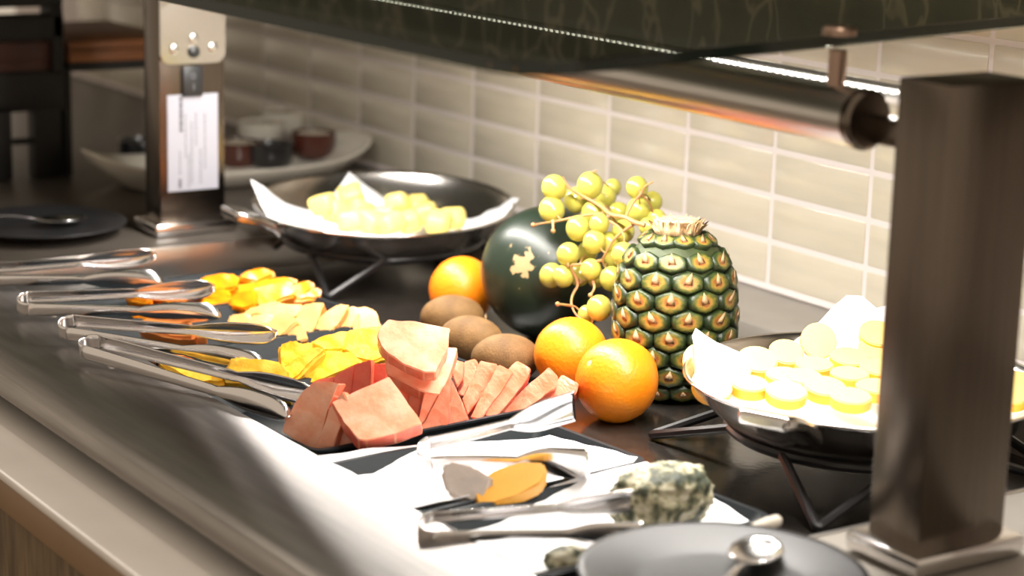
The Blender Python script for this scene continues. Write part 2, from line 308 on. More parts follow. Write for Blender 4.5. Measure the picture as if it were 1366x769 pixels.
# led strip behind the bar
LY, LZ = -.040, .372
lamp = empty('led_strip_lamp', (0, LY, LZ)); tag(lamp, 'long strip lamp with a row of white LEDs under the glass shelf', 'lamp')
boxo('profile', -.72, .425, -.004, .006, -.014, .0, 'aluminium', lamp, bev=.001)
lb = box(B(), -.0013, .0013, -.0011, .0011, 0, .0018, .0004, 1); l0 = None
NL = 129
for i in range(NL):
    if l0 is None: l0 = obj('led', lb, 'led', lamp); l = l0
    else: l = l0.copy(); COL.objects.link(l)
    l.location = (-.715 + i*.00885, -.0058, -.004); l.rotation_euler = (math.radians(90), 0, 0)
la = bpy.data.lights.new('led_light', 'AREA'); la.shape = 'RECTANGLE'; la.size = 1.13; la.size_y = .008; la.energy = LED_W; la.color = (1, .95, .88)
lo = bpy.data.objects.new('led_light', la); COL.objects.link(lo); lo.location = (-.145, 0, -.016); lo.parent = lamp
# glass shelf
g = [(-2.2, -.412), (.395, -.412), (.415, -.405), (.425, -.385), (.425, -.36), (.30, .20), (.27, .33), (-2.2, .33)]
b = prism(B(), [(x, y, GZ+.005) for x, y in g], [(x, y, GZ-.005) for x, y in g], .0012)
tag(obj('glass_shelf', b, ['glass', 'glass_edge'], None, smooth=True), 'dark tinted glass shelf over the buffet with a rounded corner', 'shelf')
# ceiling spots of the room
def spot(loc, tgt, e, col, ang=60, r=.06):
    l = bpy.data.lights.new('ceiling_spot', 'SPOT'); l.energy = e; l.color = col; l.spot_size = math.radians(ang); l.spot_blend = .6; l.shadow_soft_size = r
    o = bpy.data.objects.new('ceiling_spot_light', l); COL.objects.link(o); o.location = loc; o.rotation_euler = (Vector(tgt)-Vector(loc)).to_track_quat('-Z', 'Y').to_euler(); return o
spot((.45, -.02, 2.1), (.3, -.5, 0), SPOT_W, (1, .88, .74)); spot((-.55, -.02, 2.1), (-.5, -.5, 0), SPOT_W, (1, .87, .72)); spot((-1.5, -.5, 2.1), (-1.15, .1, 0), SPOT_W*.3, (1, .76, .52))
# ================================================================== trays
def rrect(w, l, r, n=5):
    out = []
    for cx, cy, a0 in ((w/2-r, l/2-r, 0), (-w/2+r, l/2-r, 90), (-w/2+r, -l/2+r, 180), (w/2-r, -l/2+r, 270)):
        for k in range(n+1): a = math.radians(a0+90*k/n); out.append((cx+r*math.cos(a), cy+r*math.sin(a)))
    return out
def tray(cx, cy, w, l, rot, label, h=.022, z0=.0006):
    b = B(); secs = [(w-.036, l-.036, .004, 0), (w-.030, l-.030, .010, .001), (w-.010, l-.010, .014, h-.003), (w, l, .014, h-.002), (w, l, .014, h), (w-.009, l-.009, .013, h), (w-.034, l-.034, .010, .0045), (w-.045, l-.045, .008, .004)]
    rings = [[b.verts.new((x, y, z)) for x, y in rrect(a, c, r)] for a, c, r, z in secs]; n = len(rings[0])
    for p, q in zip(rings, rings[1:]):
        for i in range(n): b.faces.new([p[i], p[(i+1) % n], q[(i+1) % n], q[i]])
    b.faces.new(rings[0][::-1]); b.faces.new(rings[-1])
    return tag(obj('serving_tray', b, 'tray', None, smooth=True, loc=(cx, cy, z0), rot=(0, 0, math.radians(rot))), label, 'tray', 'serving trays in the well')
AR = 5
tray(-.103, -.193, .205, .295, AR, 'dark grey serving tray holding the pink melon slices')
tray(-.282, -.193, .148, .295, AR, 'dark grey serving tray holding the pineapple pieces')
tray(-.434, -.193, .148, .295, AR, 'dark grey serving tray holding the cantaloupe slices')
tray(-.586, -.193, .148, .295, AR, 'dark grey serving tray holding the orange wedges')
tray(.108, -.220, .148, .25, AR, 'dark grey serving tray with white paper under the yellow cheese')
tray(.268, -.222, .160, .25, AR, 'dark grey serving tray with white paper under the blue cheese')
# ================================================================== whole fruit
def orange(px, py, r, rot, label):
    b = B(); ball(b, r, sub=4)
    for v in b.verts:
        d = v.co.normalized(); k = 1 + .018*noise.noise(d*1.7+Vector((rot[0], rot[1], 3))) - .045*math.exp(-((1-d.z)/.012)); v.co *= k; v.co.z *= .965
    dep = None
    p = None
    # centre at height r on the well floor
    p = onz(px, py, r*.97)
    o = empty('orange', p, rot); tag(o, label, 'orange', None); obj('peel', b, 'orange', o, smooth=2)
    s = lathe(B(), [(0, r*.93), (.003, r*.932), (.0035, r*.94), (.0015, r*.948), (0, r*.95)], 10); obj('stem_button', s, 'dry', o, smooth=True); return o
orange(823, 508, .0405, (.9, -.5, .3), 'whole orange standing free in front of the pineapple')
orange(762, 473, .0375, (-1.5, .6, 1), 'whole orange between the melon, a kiwi and another orange')
orange(616, 387, .038, (-1.7, 1.2, 2), 'whole orange behind the kiwis, beside the dark melon')
def kiwi(px, py, rz, label):
    b = B(); ball(b, .025, sub=4)
    for v in b.verts: v.co.x *= 1.42; v.co *= 1 + .02*noise.noise(v.co*40)
    o = empty('kiwi', onz(px, py, .0245), (0, 0, math.radians(rz))); tag(o, label, 'kiwi'); obj('skin', b, 'kiwi', o, smooth=2)
    s = lathe(B(), [(0, .0), (.004, .0), (.0035, .0015), (0, .002)], 10); bmesh.ops.transform(s, matrix=Matrix.Translation((.0350, 0, 0)) @ Matrix.Rotation(math.pi/2, 4, 'Y'), verts=s.verts); obj('stem_scar', s, 'dry', o, smooth=True)
kiwi(604, 424, 60, 'brown kiwi right in front of the half hidden orange'); kiwi(629, 453, 35, 'brown kiwi lying between two other kiwis'); kiwi(675, 478, 62, 'brown kiwi touching a whole orange and the end of the melon tray')
# watermelon
mc = atd(733, 368, 2.285); MR = .0755; mc.z = MR*.965
sd = (atd(690, 349, 2.21) - mc).normalized(); MELON_SCAR = tuple(sd*MR*.99)
M['watermelon'] = ramp_mat('melon_skin', melon_fac, [(.0, (.40, .28, .14)), (.84, (.38, .26, .13)), (.875, (.014, .024, .013)), (1, (.011, .020, .011))], rough=.36, bump=.12, bscale=60)
b = B(); ball(b, MR, sub=5)
for v in b.verts: d = v.co.normalized(); v.co *= 1 + .012*noise.noise(d*1.5) - .03*math.exp(-((1-d.z)/.01)); v.co.z *= .97
wm = empty('watermelon', mc); tag(wm, 'small dark green watermelon with a tan scar under the grapes', 'melon'); obj('rind', b, 'watermelon', wm, smooth=2)
s = obj('stem', tube(B(), smoothpts([(0, 0, MR*.93), (.001, 0, MR*.98), (.006, .003, MR*1.05)]), .003, 8), 'dry', wm, smooth=True)
# pineapple
pc = onz(898, 527, 0.0)
pine = empty('pineapple', pc, (math.radians(-1), math.radians(-3), 0)); tag(pine, 'whole pineapple with its crown cut off', 'pineapple')
PH = .163
def prad(t): # t 0..1 from base to top
    return .0585*(max(0, 1-abs((t-.47)/.56)**2.9))**.5 if .0 <= t <= 1 else .01
prof = [(0, .003)] + [(max(.006, prad(t)-.0022), .003+PH*t) for t in [i/24 for i in range(1, 24)]] + [(.012, .003+PH)]
obj('body', lathe(B(), prof, 40), 'gap', pine, smooth=2)
eb = B(); rings = []
for rr, z in ((1.0, -.28), (.95, .06), (.80, .20), (.45, .10), (.16, .16)):
    rings.append([eb.verts.new((rr*math.cos(a)*(1.0), rr*math.sin(a)*.95, z)) for a in [math.pi/6+i*math.pi/6 for i in range(12)]])
for ring in rings[:3]:
    for i, v in enumerate(ring):
        k = 1.06 if i % 2 == 0 else .95; v.co.x *= k; v.co.y *= k
for p, q in zip(rings, rings[1:]):
    for i in range(12): eb.faces.new([p[i], p[(i+1) % 12], q[(i+1) % 12], q[i]])
eb.faces.new(rings[-1])
eye0 = obj('eye', eb, 'eye', pine, smooth=2)
sb = B(); vs = [sb.verts.new(p) for p in ((-.26, -.22, .12), (.26, -.22, .12), (.20, .28, .26), (-.20, .28, .26), (.03, .86, .34), (0, .0, .26))]
for q in ((0, 1, 5), (1, 2, 5), (2, 4, 5), (4, 3, 5), (3, 0, 5), (0, 3, 2, 1), (3, 4, 2)): sb.faces.new([vs[i] for i in q])
spike0 = obj('bract', sb, 'spike', eye0, smooth=2)
first = True; NR = 9; NA = 11
for row in range(NR):
    t = .045 + .915*row/(NR-1)
    for k in range(NA):
        a = 2*math.pi*(k + .5*(row % 2) + .04*random.random())/NA + .1
        tt = t + .33*(.885/(NR-1))*(((k*3) % NA)/NA - .5)*.3
        r = prad(tt); dr = (prad(min(1, tt+.01))-prad(max(0, tt-.01)))/(.02*PH)
        nrm = Vector((math.cos(a), math.sin(a), -dr)).normalized(); tx = Vector((-math.sin(a), math.cos(a), 0)); ty = nrm.cross(tx)
        s = max(.0085, min(.0178, .0178*(r/.058)**.6))
        mtx = Matrix(((tx.x, ty.x, nrm.x, r*math.cos(a)), (tx.y, ty.y, nrm.y, r*math.sin(a)), (tx.z, ty.z, nrm.z, .003+PH*tt), (0, 0, 0, 1))) @ Matrix.Diagonal((s*(.97 if r > .03 else .8), s*.70, s*random.uniform(.85, 1.1), 1))
        if first: e = eye0; first = False; sp = spike0
        else:
            e = eye0.copy(); COL.objects.link(e); sp = spike0.copy(); COL.objects.link(sp); sp.parent = e
        e.matrix_local = mtx; sp.rotation_euler = (0, 0, random.uniform(-.3, .3))
cr = obj('crown_stub', lathe(B(), [(.024, .155), (.020, .163), (.0175, .170), (.021, .1765), (.019, .178), (.010, .176), (0, .1765)], 24), 'dry', pine, smooth=True)
for i in range(26):
    a = i*2*math.pi/26*1.0 + random.uniform(-.1, .1); fb = B(); l = random.uniform(.008, .014); wd = .0036; tilt = random.uniform(.2, 1.1); r0 = .021; z0 = .170
    pts = [Vector((r0+.0015, -wd, z0-.006)), Vector((r0+.0015, wd, z0-.006)), Vector((r0+l*.6*math.sin(tilt), wd*.7, z0+l*.55*math.cos(tilt))), Vector((r0+l*.6*math.sin(tilt), -wd*.7, z0+l*.55*math.cos(tilt))), Vector((r0+l*math.sin(tilt)+.002, 0, z0+l*math.cos(tilt)))]
    lo_ = [p + Vector((-.001, 0, -.0008)) for p in pts]; order = [0, 1, 2, 4, 3]
    prism(fb, [pts[j] for j in order], [lo_[j] for j in order], 0); bmesh.ops.transform(fb, matrix=Matrix.Rotation(a, 4, 'Z'), verts=fb.verts); obj('dry_leaf', fb, 'dry', cr, smooth=2)
# grapes
gb = empty('grape_bunch', atd(800, 330, 2.17)); tag(gb, 'bunch of pale green grapes draped over the melon and pineapple', 'grapes'); G0 = gb.location.copy()
GR = [(190, 130, 55, 0), (180, 225, 56, 0), (285, 182, 55, 1), (343, 120, 57, 0), (545, 130, 48, 0), (610, 190, 44, 1), (552, 228, 55, 0), (360, 238, 55, 0), (293, 305, 54, 0), (383, 285, 43, -1), (362, 362, 50, -1), (485, 415, 51, -1), (250, 415, 50, 0), (178, 505, 52, 1), (228, 510, 47, 0), (347, 481, 46, -1), (437, 520, 53, 0), (382, 645, 55, 0), (330, 672, 40, 1), (410, 170, 46, 2), (465, 238, 46, 1), (485, 318, 50, 1), (332, 405, 46, 1), (298, 505, 46, 1), (425, 365, 46, 1), (440, 440, 44, 1), (372, 515, 42, 1), (628, 262, 40, 1), (592, 298, 40, 1), (440, 130, 38, 3)]
gm = B(); ball(gm, 1, sub=3); g0 = obj('grape', gm, 'grape', gb, smooth=2); gpos = []
for i, (cx, cy, r, l) in enumerate(GR):
    px, py = 680+cx/3.204, 210+cy/3.204; dep = 2.165 + (.03 if py < 290 else 0) + .022*l - (.035 if px > 800 and py > 300 else 0) - (.055 if py > 390 else 0) + (.0 if px < 850 else -.02)
    p = atd(px, py, dep) - G0; R_ = r/3.204*dep/FPX
    o = g0 if i == 0 else g0.copy()
    if i: COL.objects.link(o)
    o.location = p; o.scale = (R_, R_*1.0, R_*1.06); o.rotation_euler = (random.uniform(-.5, .5), random.uniform(-.5, .5), 0); gpos.append((p, R_))
def gp(cx, cy, dep): return atd(680+cx/3.204, 210+cy/3.204, dep) - G0
stems = [[(578, 290, 2.10), (530, 278, 2.105), (495, 255, 2.12), (430, 248, 2.14), (400, 215, 2.17), (330, 175, 2.19), (260, 140, 2.19), (225, 90, 2.19)],
         [(495, 255, 2.12), (530, 190, 2.14), (560, 160, 2.145), (575, 125, 2.14), (612, 105, 2.135)],
         [(525, 290, 2.11), (480, 320, 2.12), (440, 355, 2.125), (410, 410, 2.13), (395, 440, 2.135), (405, 470, 2.14)],
         [(395, 440, 2.135), (300, 460, 2.15), (250, 460, 2.155), (300, 540, 2.16), (265, 590, 2.15), (262, 640, 2.13), (295, 690, 2.115), (350, 712, 2.11)],
         [(400, 240, 2.17), (300, 250, 2.17), (220, 270, 2.175), (150, 280, 2.165), (100, 290, 2.16)], [(185, 270, 2.165), (186, 315, 2.155)],
         [(265, 635, 2.13), (230, 630, 2.12), (205, 628, 2.115)], [(355, 530, 2.14), (365, 560, 2.13), (345, 590, 2.12)], [(330, 90, 2.2), (350, 65, 2.19), (370, 58, 2.18)], [(430, 275, 2.13), (470, 300, 2.12), (490, 340, 2.11)]]
sb = B()
for i, s in enumerate(stems):
    P_ = smoothpts([gp(*q) for q in s]); r0 = .0027 if i == 0 else .0017; tube(sb, P_, [r0*(1-.5*k/(len(P_)-1)) for k in range(len(P_))], 7)
    if i in (4, 5, 6, 7): ball(sb, .0028, P_[-1], 1)
st = obj('stem', sb, 'stem', gb, smooth=True); allp = [gp(*q) for s in stems for q in s]
for p, R_ in gpos:
    q = min(allp, key=lambda a: (a-p).length); d = q-p
    if d.length > R_*.9:
        u = d.normalized(); pts = smoothpts([p+u*R_*.9, p+u*(R_+ (d.length-R_)*.5)+Vector((random.uniform(-.003, .003), 0, random.uniform(0, .004))), q]); obj('pedicel', tube(B(), pts, .0009, 6), 'stem', gb, smooth=True)
# ================================================================== melon slices (front tray)
def cr6(pts): return [(360+x/3.105, 400+y/3.105) for x, y in pts]
def melon(pts, z, n, th, label, group=None, mats=('melon', 'melon_red'), apx=None):
    P6 = cr6(pts); a = apx and cr6([apx])[0] or max(P6, key=lambda q: q[1])
    return tag(pslab('melon_slice', P6, a, z, n, th, mats), label, 'fruit slice', group)
FL = .0075
melon([(443, 150), (455, 115), (490, 80), (600, 92), (745, 115), (738, 190), (690, 300), (640, 300), (560, 270), (490, 225), (460, 190)], .071, (.50, -.34, .80), .014, 'pale pink melon slab lying uppermost on the heap', None, ('melon_pale', 'melon'))
melon([(480, 240), (600, 215), (735, 195), (780, 200), (745, 300), (705, 395), (620, 375), (485, 310)], .048, (.48, -.34, .80), .014, 'pink melon slab just under the uppermost slab', None, ('melon_pale', 'melon'))
melon([(255, 425), (490, 320), (560, 410), (630, 510), (520, 552), (400, 585), (365, 580), (305, 505)], .032, (.50, -.36, .78), .018, 'large flat melon slab resting on the front of the heap', None, ('melon_pale', 'melon_red'))
GL = 'curved melon slices leaning at the tray end'
melon([(50, 550), (65, 490), (100, 430), (140, 375), (190, 340), (285, 345), (262, 400), (240, 450), (215, 545), (195, 625), (120, 600)], .013, (.55, -.78, .28), .016, 'curved pale melon slice leaning at the tray end under the tongs', GL, ('melon_pale', 'melon'))
melon([(190, 625), (215, 545), (245, 450), (300, 380), (330, 420), (300, 500), (270, 612)], .013, (.60, -.72, .25), .016, 'curved pale melon slice leaning at the tray end under the tongs', GL, ('melon_pale', 'melon'))
melon([(268, 612), (300, 490), (330, 440), (390, 560), (380, 592)], .014, (.62, -.70, .25), .016, 'curved pale melon slice leaning at the tray end under the tongs', GL, ('melon_pale', 'melon'))
GE = 'red melon slices standing at the back of the melon tray'
for pts in ([(150, 365), (190, 330), (268, 318), (268, 420), (180, 420)], [(265, 318), (345, 270), (335, 400), (265, 420)], [(340, 270), (420, 250), (415, 400), (332, 420)], [(425, 265), (485, 262), (485, 400), (415, 400)]):
    melon(pts, .030, (.72, -.60, .30), .016, 'red melon slice standing upright beside the pineapple wedges', GE, ('melon_red', 'melon'))
GF = 'melon slices in the middle of the melon tray'
for pts in ([(505, 335), (582, 370), (570, 440), (560, 500), (500, 440)], [(580, 372), (640, 382), (612, 490), (565, 520)], [(640, 384), (700, 392), (650, 505), (600, 545)], [(700, 392), (745, 328), (742, 430), (735, 522), (605, 548), (655, 500)], [(745, 328), (790, 420), (818, 500), (735, 524)]):
    melon(pts, .016, (.74, -.56, .34), .03, 'pink melon slice wedged under the topmost slabs', GF, ('melon', 'melon_red'))
GG = 'melon slices leaning in a row at the tray corner'
for i, pts in enumerate(([(742, 268), (760, 245), (805, 255), (800, 330), (775, 362)], [(768, 395), (785, 330), (805, 255), (850, 243), (868, 272), (835, 340), (802, 400)], [(795, 412), (830, 340), (872, 252), (945, 268), (938, 305), (880, 390), (820, 478)], [(830, 488), (880, 390), (948, 268), (1012, 298), (950, 390), (875, 497)], [(888, 482), (940, 385), (985, 290), (1025, 250), (1082, 280), (1072, 322), (1010, 400), (935, 492)], [(965, 468), (1000, 420), (1080, 345), (1155, 278), (1192, 318), (1182, 370), (1100, 425), (1020, 477)], [(1082, 457), (1150, 380), (1210, 310), (1278, 345), (1272, 385), (1225, 435), (1150, 455)])):
    melon(pts, .014+.0005*i if i else .03, (.68, -.46, .56), .022, ('small melon slice at the back of the leaning row', 'thin melon slice beside the small one in the leaning row', 'tall melon slice in the leaning row', 'tall melon slice in the leaning row', 'broad melon slice with a square top in the leaning row', 'melon slice tipped low next to the last of the row', 'last melon slice of the row, touching the tray corner')[i], GG, ('melon', 'melon_red'))
# ================================================================== pineapple pieces, cantaloupe, orange wedges
def q3(pts): return [(210+x/3.344, 330+y/3.344) for x, y in pts]
def piece(name, pts, z, n, th, mats, label, cat, group, bev=.003):
    cx = sum(p[0] for p in pts)/len(pts); cy = sum(p[1] for p in pts)/len(pts); P3 = q3([(cx+(x-cx)*1.12, cy+(y-cy)*1.12) for x, y in pts]); return tag(pslab(name, P3, max(P3, key=lambda q: q[1]), z, Vector(n)+Vector((random.uniform(-.14, .14), random.uniform(-.14, .14), random.uniform(-.1, .1))), th*1.35, mats, bev, None, .0016), label, cat, group)
GP = 'pineapple pieces on the tray'
pf = ('pine_flesh', 'pine_flesh')
piece('pineapple_piece', [(20, 508), (70, 495), (150, 500), (240, 530), (305, 560), (300, 600), (200, 600), (100, 570)], .027, (.45, -.35, .82), .022, pf, 'flat pineapple piece next to the orange papaya pieces', 'pineapple piece', GP)
piece('pineapple_piece', [(305, 560), (345, 485), (440, 500), (540, 515), (568, 540), (575, 635), (450, 610), (305, 590)], .026, (.62, -.50, .60), .03, pf, 'blocky pineapple piece lying above the lowest tongs', 'pineapple piece', GP)
piece('pineapple_piece', [(545, 430), (600, 415), (680, 440), (690, 480), (560, 540), (545, 520)], .028, (.5, -.45, .74), .03, pf, 'pineapple wedge touching the rounded tong end', 'pineapple piece', GP)
piece('pineapple_piece', [(555, 540), (640, 470), (720, 445), (740, 470), (600, 600), (570, 590)], .020, (.5, -.5, .70), .03, pf, 'ridged pineapple wedge behind the red melon slices', 'pineapple piece', GP)
piece('pineapple_piece', [(590, 600), (660, 520), (745, 465), (850, 475), (900, 515), (800, 560), (700, 605), (640, 615)], .015, (.5, -.48, .72), .03, pf, 'long pineapple wedge right against the melon slices', 'pineapple piece', GP)
piece('pineapple_piece', [(680, 420), (780, 382), (850, 380), (830, 460), (745, 465), (700, 440)], .034, (.45, -.4, .8), .025, pf, 'pineapple wedge leaning on the cantaloupe slices', 'pineapple piece', GP)
piece('pineapple_piece', [(820, 440), (850, 375), (990, 358), (1020, 420), (1025, 480), (960, 515), (880, 490)], .024, (.62, -.40, .68), .03, pf, 'thick pineapple wedge with a golden cut side below the melon slabs', 'pineapple piece', GP)
GC = 'cantaloupe slices in a row on the tray'
for pts in ([(375, 300), (410, 270), (520, 240), (530, 250), (470, 300)], [(295, 385), (330, 298), (420, 305), (395, 385)], [(385, 390), (425, 305), (520, 300), (460, 400)], [(450, 405), (515, 310), (560, 290), (620, 330), (520, 415)], [(525, 415), (560, 340), (640, 350), (660, 410), (600, 420)], [(450, 300), (530, 252), (640, 255), (620, 310), (540, 320)], [(600, 340), (650, 262), (740, 258), (700, 340), (670, 400), (640, 390)], [(690, 390), (720, 320), (800, 255), (845, 270), (800, 340), (780, 375)], [(780, 375), (820, 300), (870, 262), (900, 300), (860, 365)], [(830, 370), (880, 275), (920, 262), (960, 280), (995, 355)]):
    piece('cantaloupe_slice', pts, .016 if max(p[1] for p in pts) > 350 else .03, (.6, -.45, .66), .02, ('canta', 'canta_deep'), {830: 'cantaloupe slice with a rounded top at the end of the leaning row', 375: 'cantaloupe slice lying flat behind the leaning row', 295: 'cantaloupe slice nearest the rounded tong ends'}.get(pts[0][0], 'pale yellow cantaloupe slice in the leaning row'), 'fruit slice', GC, .002)
for pts in ([(395, 415), (440, 335), (520, 345), (500, 420)], [(640, 405), (680, 335), (740, 330), (720, 400)], [(720, 400), (770, 330), (830, 320), (800, 395)], [(800, 392), (850, 320), (900, 318), (890, 385)], [(870, 385), (900, 320), (960, 315), (985, 370)]):
    piece('cantaloupe_slice', pts, .012, (.66, -.48, .56), .02, ('canta', 'canta_deep'), 'cantaloupe slice with an orange underside below the leaning row', 'fruit slice', GC, .002)
GQ = 'orange coloured papaya pieces on the cantaloupe tray'
for pts in ([(-90, 330), (0, 310), (90, 335), (170, 365), (150, 395), (40, 370)], [(110, 320), (150, 330), (225, 390), (165, 395)], [(-60, 370), (30, 345), (130, 365), (160, 400), (60, 400)], [(0, 500), (0, 450), (60, 460), (55, 495)], [(60, 495), (62, 450), (160, 465), (155, 490), (100, 500)], [(-110, 440), (-30, 420), (0, 450), (-5, 490), (-90, 480)]):
    piece('papaya_piece', pts, .026, (.5, -.4, .76), .02, ('canta_deep', 'canta_deep'), 'deep orange papaya piece lying between the tongs', 'fruit slice', GQ, .003)
GO = 'orange wedges on the farthest tray'
of = ('orange_flesh', 'orange_rind')
for pts in ([(60, 190), (75, 150), (150, 145), (190, 170), (190, 195)], [(195, 180), (210, 125), (280, 115), (340, 118), (358, 150), (350, 180), (260, 195)], [(358, 140), (390, 105), (450, 90), (500, 95), (528, 120), (440, 150)], [(200, 230), (200, 200), (300, 180), (320, 215), (300, 230)], [(255, 210), (330, 180), (450, 150), (560, 130), (610, 150), (500, 180), (350, 215)], [(320, 265), (310, 220), (430, 185), (440, 250), (380, 275)], [(430, 250), (440, 185), (560, 150), (600, 160), (610, 210), (520, 245)], [(560, 230), (600, 165), (680, 152), (695, 185), (640, 220)], [(600, 235), (640, 205), (722, 175), (722, 225)], [(-70, 170), (-60, 210), (20, 230), (90, 235), (100, 205)], [(-150, 210), (-120, 185), (-40, 200), (-30, 240), (-130, 240)], [(-110, 300), (-100, 285), (80, 305), (130, 320), (60, 330)]):
    piece('orange_wedge', pts, .02 if max(p[1] for p in pts) > 200 else .026, (.55, -.40, .72), .02, of, 'bright orange wedge on the tray by the steel end panel', 'fruit slice', GO, .003)
for pts in ([(600, 465), (650, 425), (740, 420), (760, 460), (660, 480)], [(760, 440), (800, 395), (880, 390), (880, 440), (800, 465)]):
    piece('pineapple_piece', pts, .030, (.5, -.4, .76), .03, pf, 'pineapple wedge half hidden behind the front wedges', 'pineapple piece', GP)
for pts in ([(330, 290), (330, 250), (440, 230), (500, 245), (420, 285)], [(500, 265), (520, 225), (620, 210), (660, 230), (600, 262)], [(200, 255), (205, 225), (310, 215), (330, 260), (260, 275)]):
    piece('orange_wedge', pts, .012, (.6, -.42, .66), .02, of, 'orange wedge at the near edge of the wedge heap', 'fruit slice', GO, .003)
# ================================================================== woks
def wokz(r, R=.16, D=.056): # height of the bowl below its rim
    t = max(0, (r-.045)/(R-.045)); return -D + D*t**2.8
def wok(px, py, z, tilt, label, slabel, stand_rot, shalf):
    c = onz(px, py, z); R = .16
    o = empty('wok', c, tilt); tag(o, label, 'wok')
    prof = [(0, wokz(0)-.0025)] + [(r, wokz(r)-.0025) for r in [.045+.115*i/12 for i in range(13)]] + [(R+.003, .0), (R+.002, .002), (R-.001, .001)] + [(r, wokz(r)) for r in [.045+.113*i/12 for i in range(12, -1, -1)]] + [(0, wokz(0))]
    obj('bowl', lathe(B(), prof, 72), 'wok_steel', o, smooth=2)
    for s in ((-1,) if px < 700 else (-1, 1)):
        b = B(); path = [(R-.006, -.010), (R+.006, .001), (R+.022, .010), (R+.040, .016), (R+.052, .017)]
        rows = []
        for i, (y, zz) in enumerate(path):
            w_ = (.030, .029, .027, .027, .022)[i]
            rows.append([b.verts.new((x, y, zz+dz)) for x, dz in ((-w_, 0), (w_, 0), (w_, -.013), (-w_, -.013))])
        for p, q in zip(rows, rows[1:]):
            for k in range(4): b.faces.new([p[k], p[(k+1) % 4], q[(k+1) % 4], q[k]])
        b.faces.new(rows[0]); b.faces.new(rows[-1]); bmesh.ops.transform(b, matrix=Matrix.Diagonal((1, s, 1, 1)), verts=b.verts)
        h = obj('handle', b, 'wok_steel', o, smooth=True); mod = h.modifiers.new('bev', 'BEVEL'); mod.width = .004; mod.segments = 3; h['label'] = 'flat steel handle'
    # stand
    zt = c.z + wokz(.120) - .0072
    sd_ = empty('wok_stand', (c.x, c.y, 0), (0, 0, math.radians(stand_rot))); tag(sd_, slabel, 'stand'); a, bq = .080, shalf; r = .0045
    obj('top_ring', tube(B(), [(.120*math.cos(2*math.pi*i/40), .120*math.sin(2*math.pi*i/40), zt) for i in range(40)], r, 8, True), 'black_wire', sd_, smooth=True)
    for i in range(4):
        a = math.pi/2*i; f = Vector((bq*math.cos(a), bq*math.sin(a), r)); t1, t2 = [Vector((.120*math.cos(a+d), .120*math.sin(a+d), zt)) for d in (-.42, .42)]
        obj('leg', tube(B(), [t1] + smoothpts([t1.lerp(f, .9), f, t2.lerp(f, .9)], 2) + [t2], r, 8), 'black_wire', sd_, smooth=True)
    return o, c
wl, cl = wok(512, 270, .090, (math.radians(2), math.radians(3), 0), 'steel wok with pale yellow fruit chunks beside the dark melon', 'black wire stand under the wok of fruit chunks', -53, .165)
wr, crr = wok(1155, 505, .082, (0, 0, math.radians(24)), 'steel wok with round yellow slices behind the plain guard post', 'black wire stand under the wok of round slices', -53, .195)
def liner(w_, c, tips, base, label, seed):
    """crumpled paper pressed into a bowl; tips = [(direction angle in degrees, reach, extra lift)]"""
    b = B(); NR_, NA_ = 16, 72; grid = []
    for i in range(NR_+1):
        row = []
        for k in range(NA_):
            a = 2*math.pi*k/NA_; reach, lift = base, 0
            for ang, rc, lf in tips:
                d = abs((a-math.radians(ang)+math.pi) % (2*math.pi)-math.pi); wgt = max(0, 1-d/.62); wgt = .35*wgt+.65*wgt*wgt
                reach = max(reach, base+(rc-base)*wgt); lift = max(lift, lf*wgt)
            t = i/NR_; r = reach*t; nz = noise.noise(Vector((math.cos(a)*r*22, math.sin(a)*r*22, seed)))
            z = wokz(min(r, .157)) + .004 + (max(0, r-.157))*.9 + lift*t**3 + (.006*nz+.005*abs(noise.noise(Vector((math.cos(a)*r*60, math.sin(a)*r*60, seed))))+.003*noise.noise(Vector((a*5, seed, t*2))))*t + .001*t*(nz+.4*noise.noise(Vector((math.cos(a)*3, math.sin(a)*3, seed+t*6))))
            if r < .157: z = max(z, wokz(r)+.0025)
            rr = r*(1+.04*t*noise.noise(Vector((math.cos(a)*8, math.sin(a)*8, seed))))
            if rr < .157: z = max(z, wokz(rr)+.0022)
            elif rr < .166: z = max(z, .004)
            row.append(b.verts.new((rr*math.cos(a), rr*math.sin(a), z)) if i else None)
        grid.append(row)
    c0 = b.verts.new((0, 0, wokz(0)+.004))
    for k in range(NA_):
        j = (k+1) % NA_; b.faces.new([c0, grid[1][k], grid[1][j]])
        for i in range(1, NR_): b.faces.new([grid[i][k], grid[i][j], grid[i+1][j], grid[i+1][k]])
    o = obj('paper_liner', b, 'paper', None, smooth=2, loc=w_.location, rot=w_.rotation_euler); mod = o.modifiers.new('s', 'SOLIDIFY'); mod.thickness = .0006; mod.offset = 1
    return tag(o, label, 'paper')
def adir(px, py, c, rz=0):
    p = onz(px, py, c.z); return -rz + math.degrees(math.atan2(p.y-c.y, p.x-c.x))
liner(wl, cl, [(adir(335, 262, cl), .172, .010), (adir(455, 240, cl), .128, .036), (adir(690, 272, cl), .168, .000), (adir(500, 320, cl), .152, 0)], .112, 'crumpled white paper lining the wok of fruit chunks', 1.3)
liner(wr, crr, [(adir(918, 470, crr, 24), .166, .016), (adir(1130, 425, crr, 24), .172, .030), (adir(1200, 425, crr, 24), .165, .02), (adir(1390, 520, crr, 24), .16, .0), (adir(1130, 575, crr, 24), .150, 0), (adir(1040, 560, crr, 24), .146, 0)], .140, 'crumpled white paper lining the wok of round slices', 4.1)
GW = 'fruit chunks in the wok'
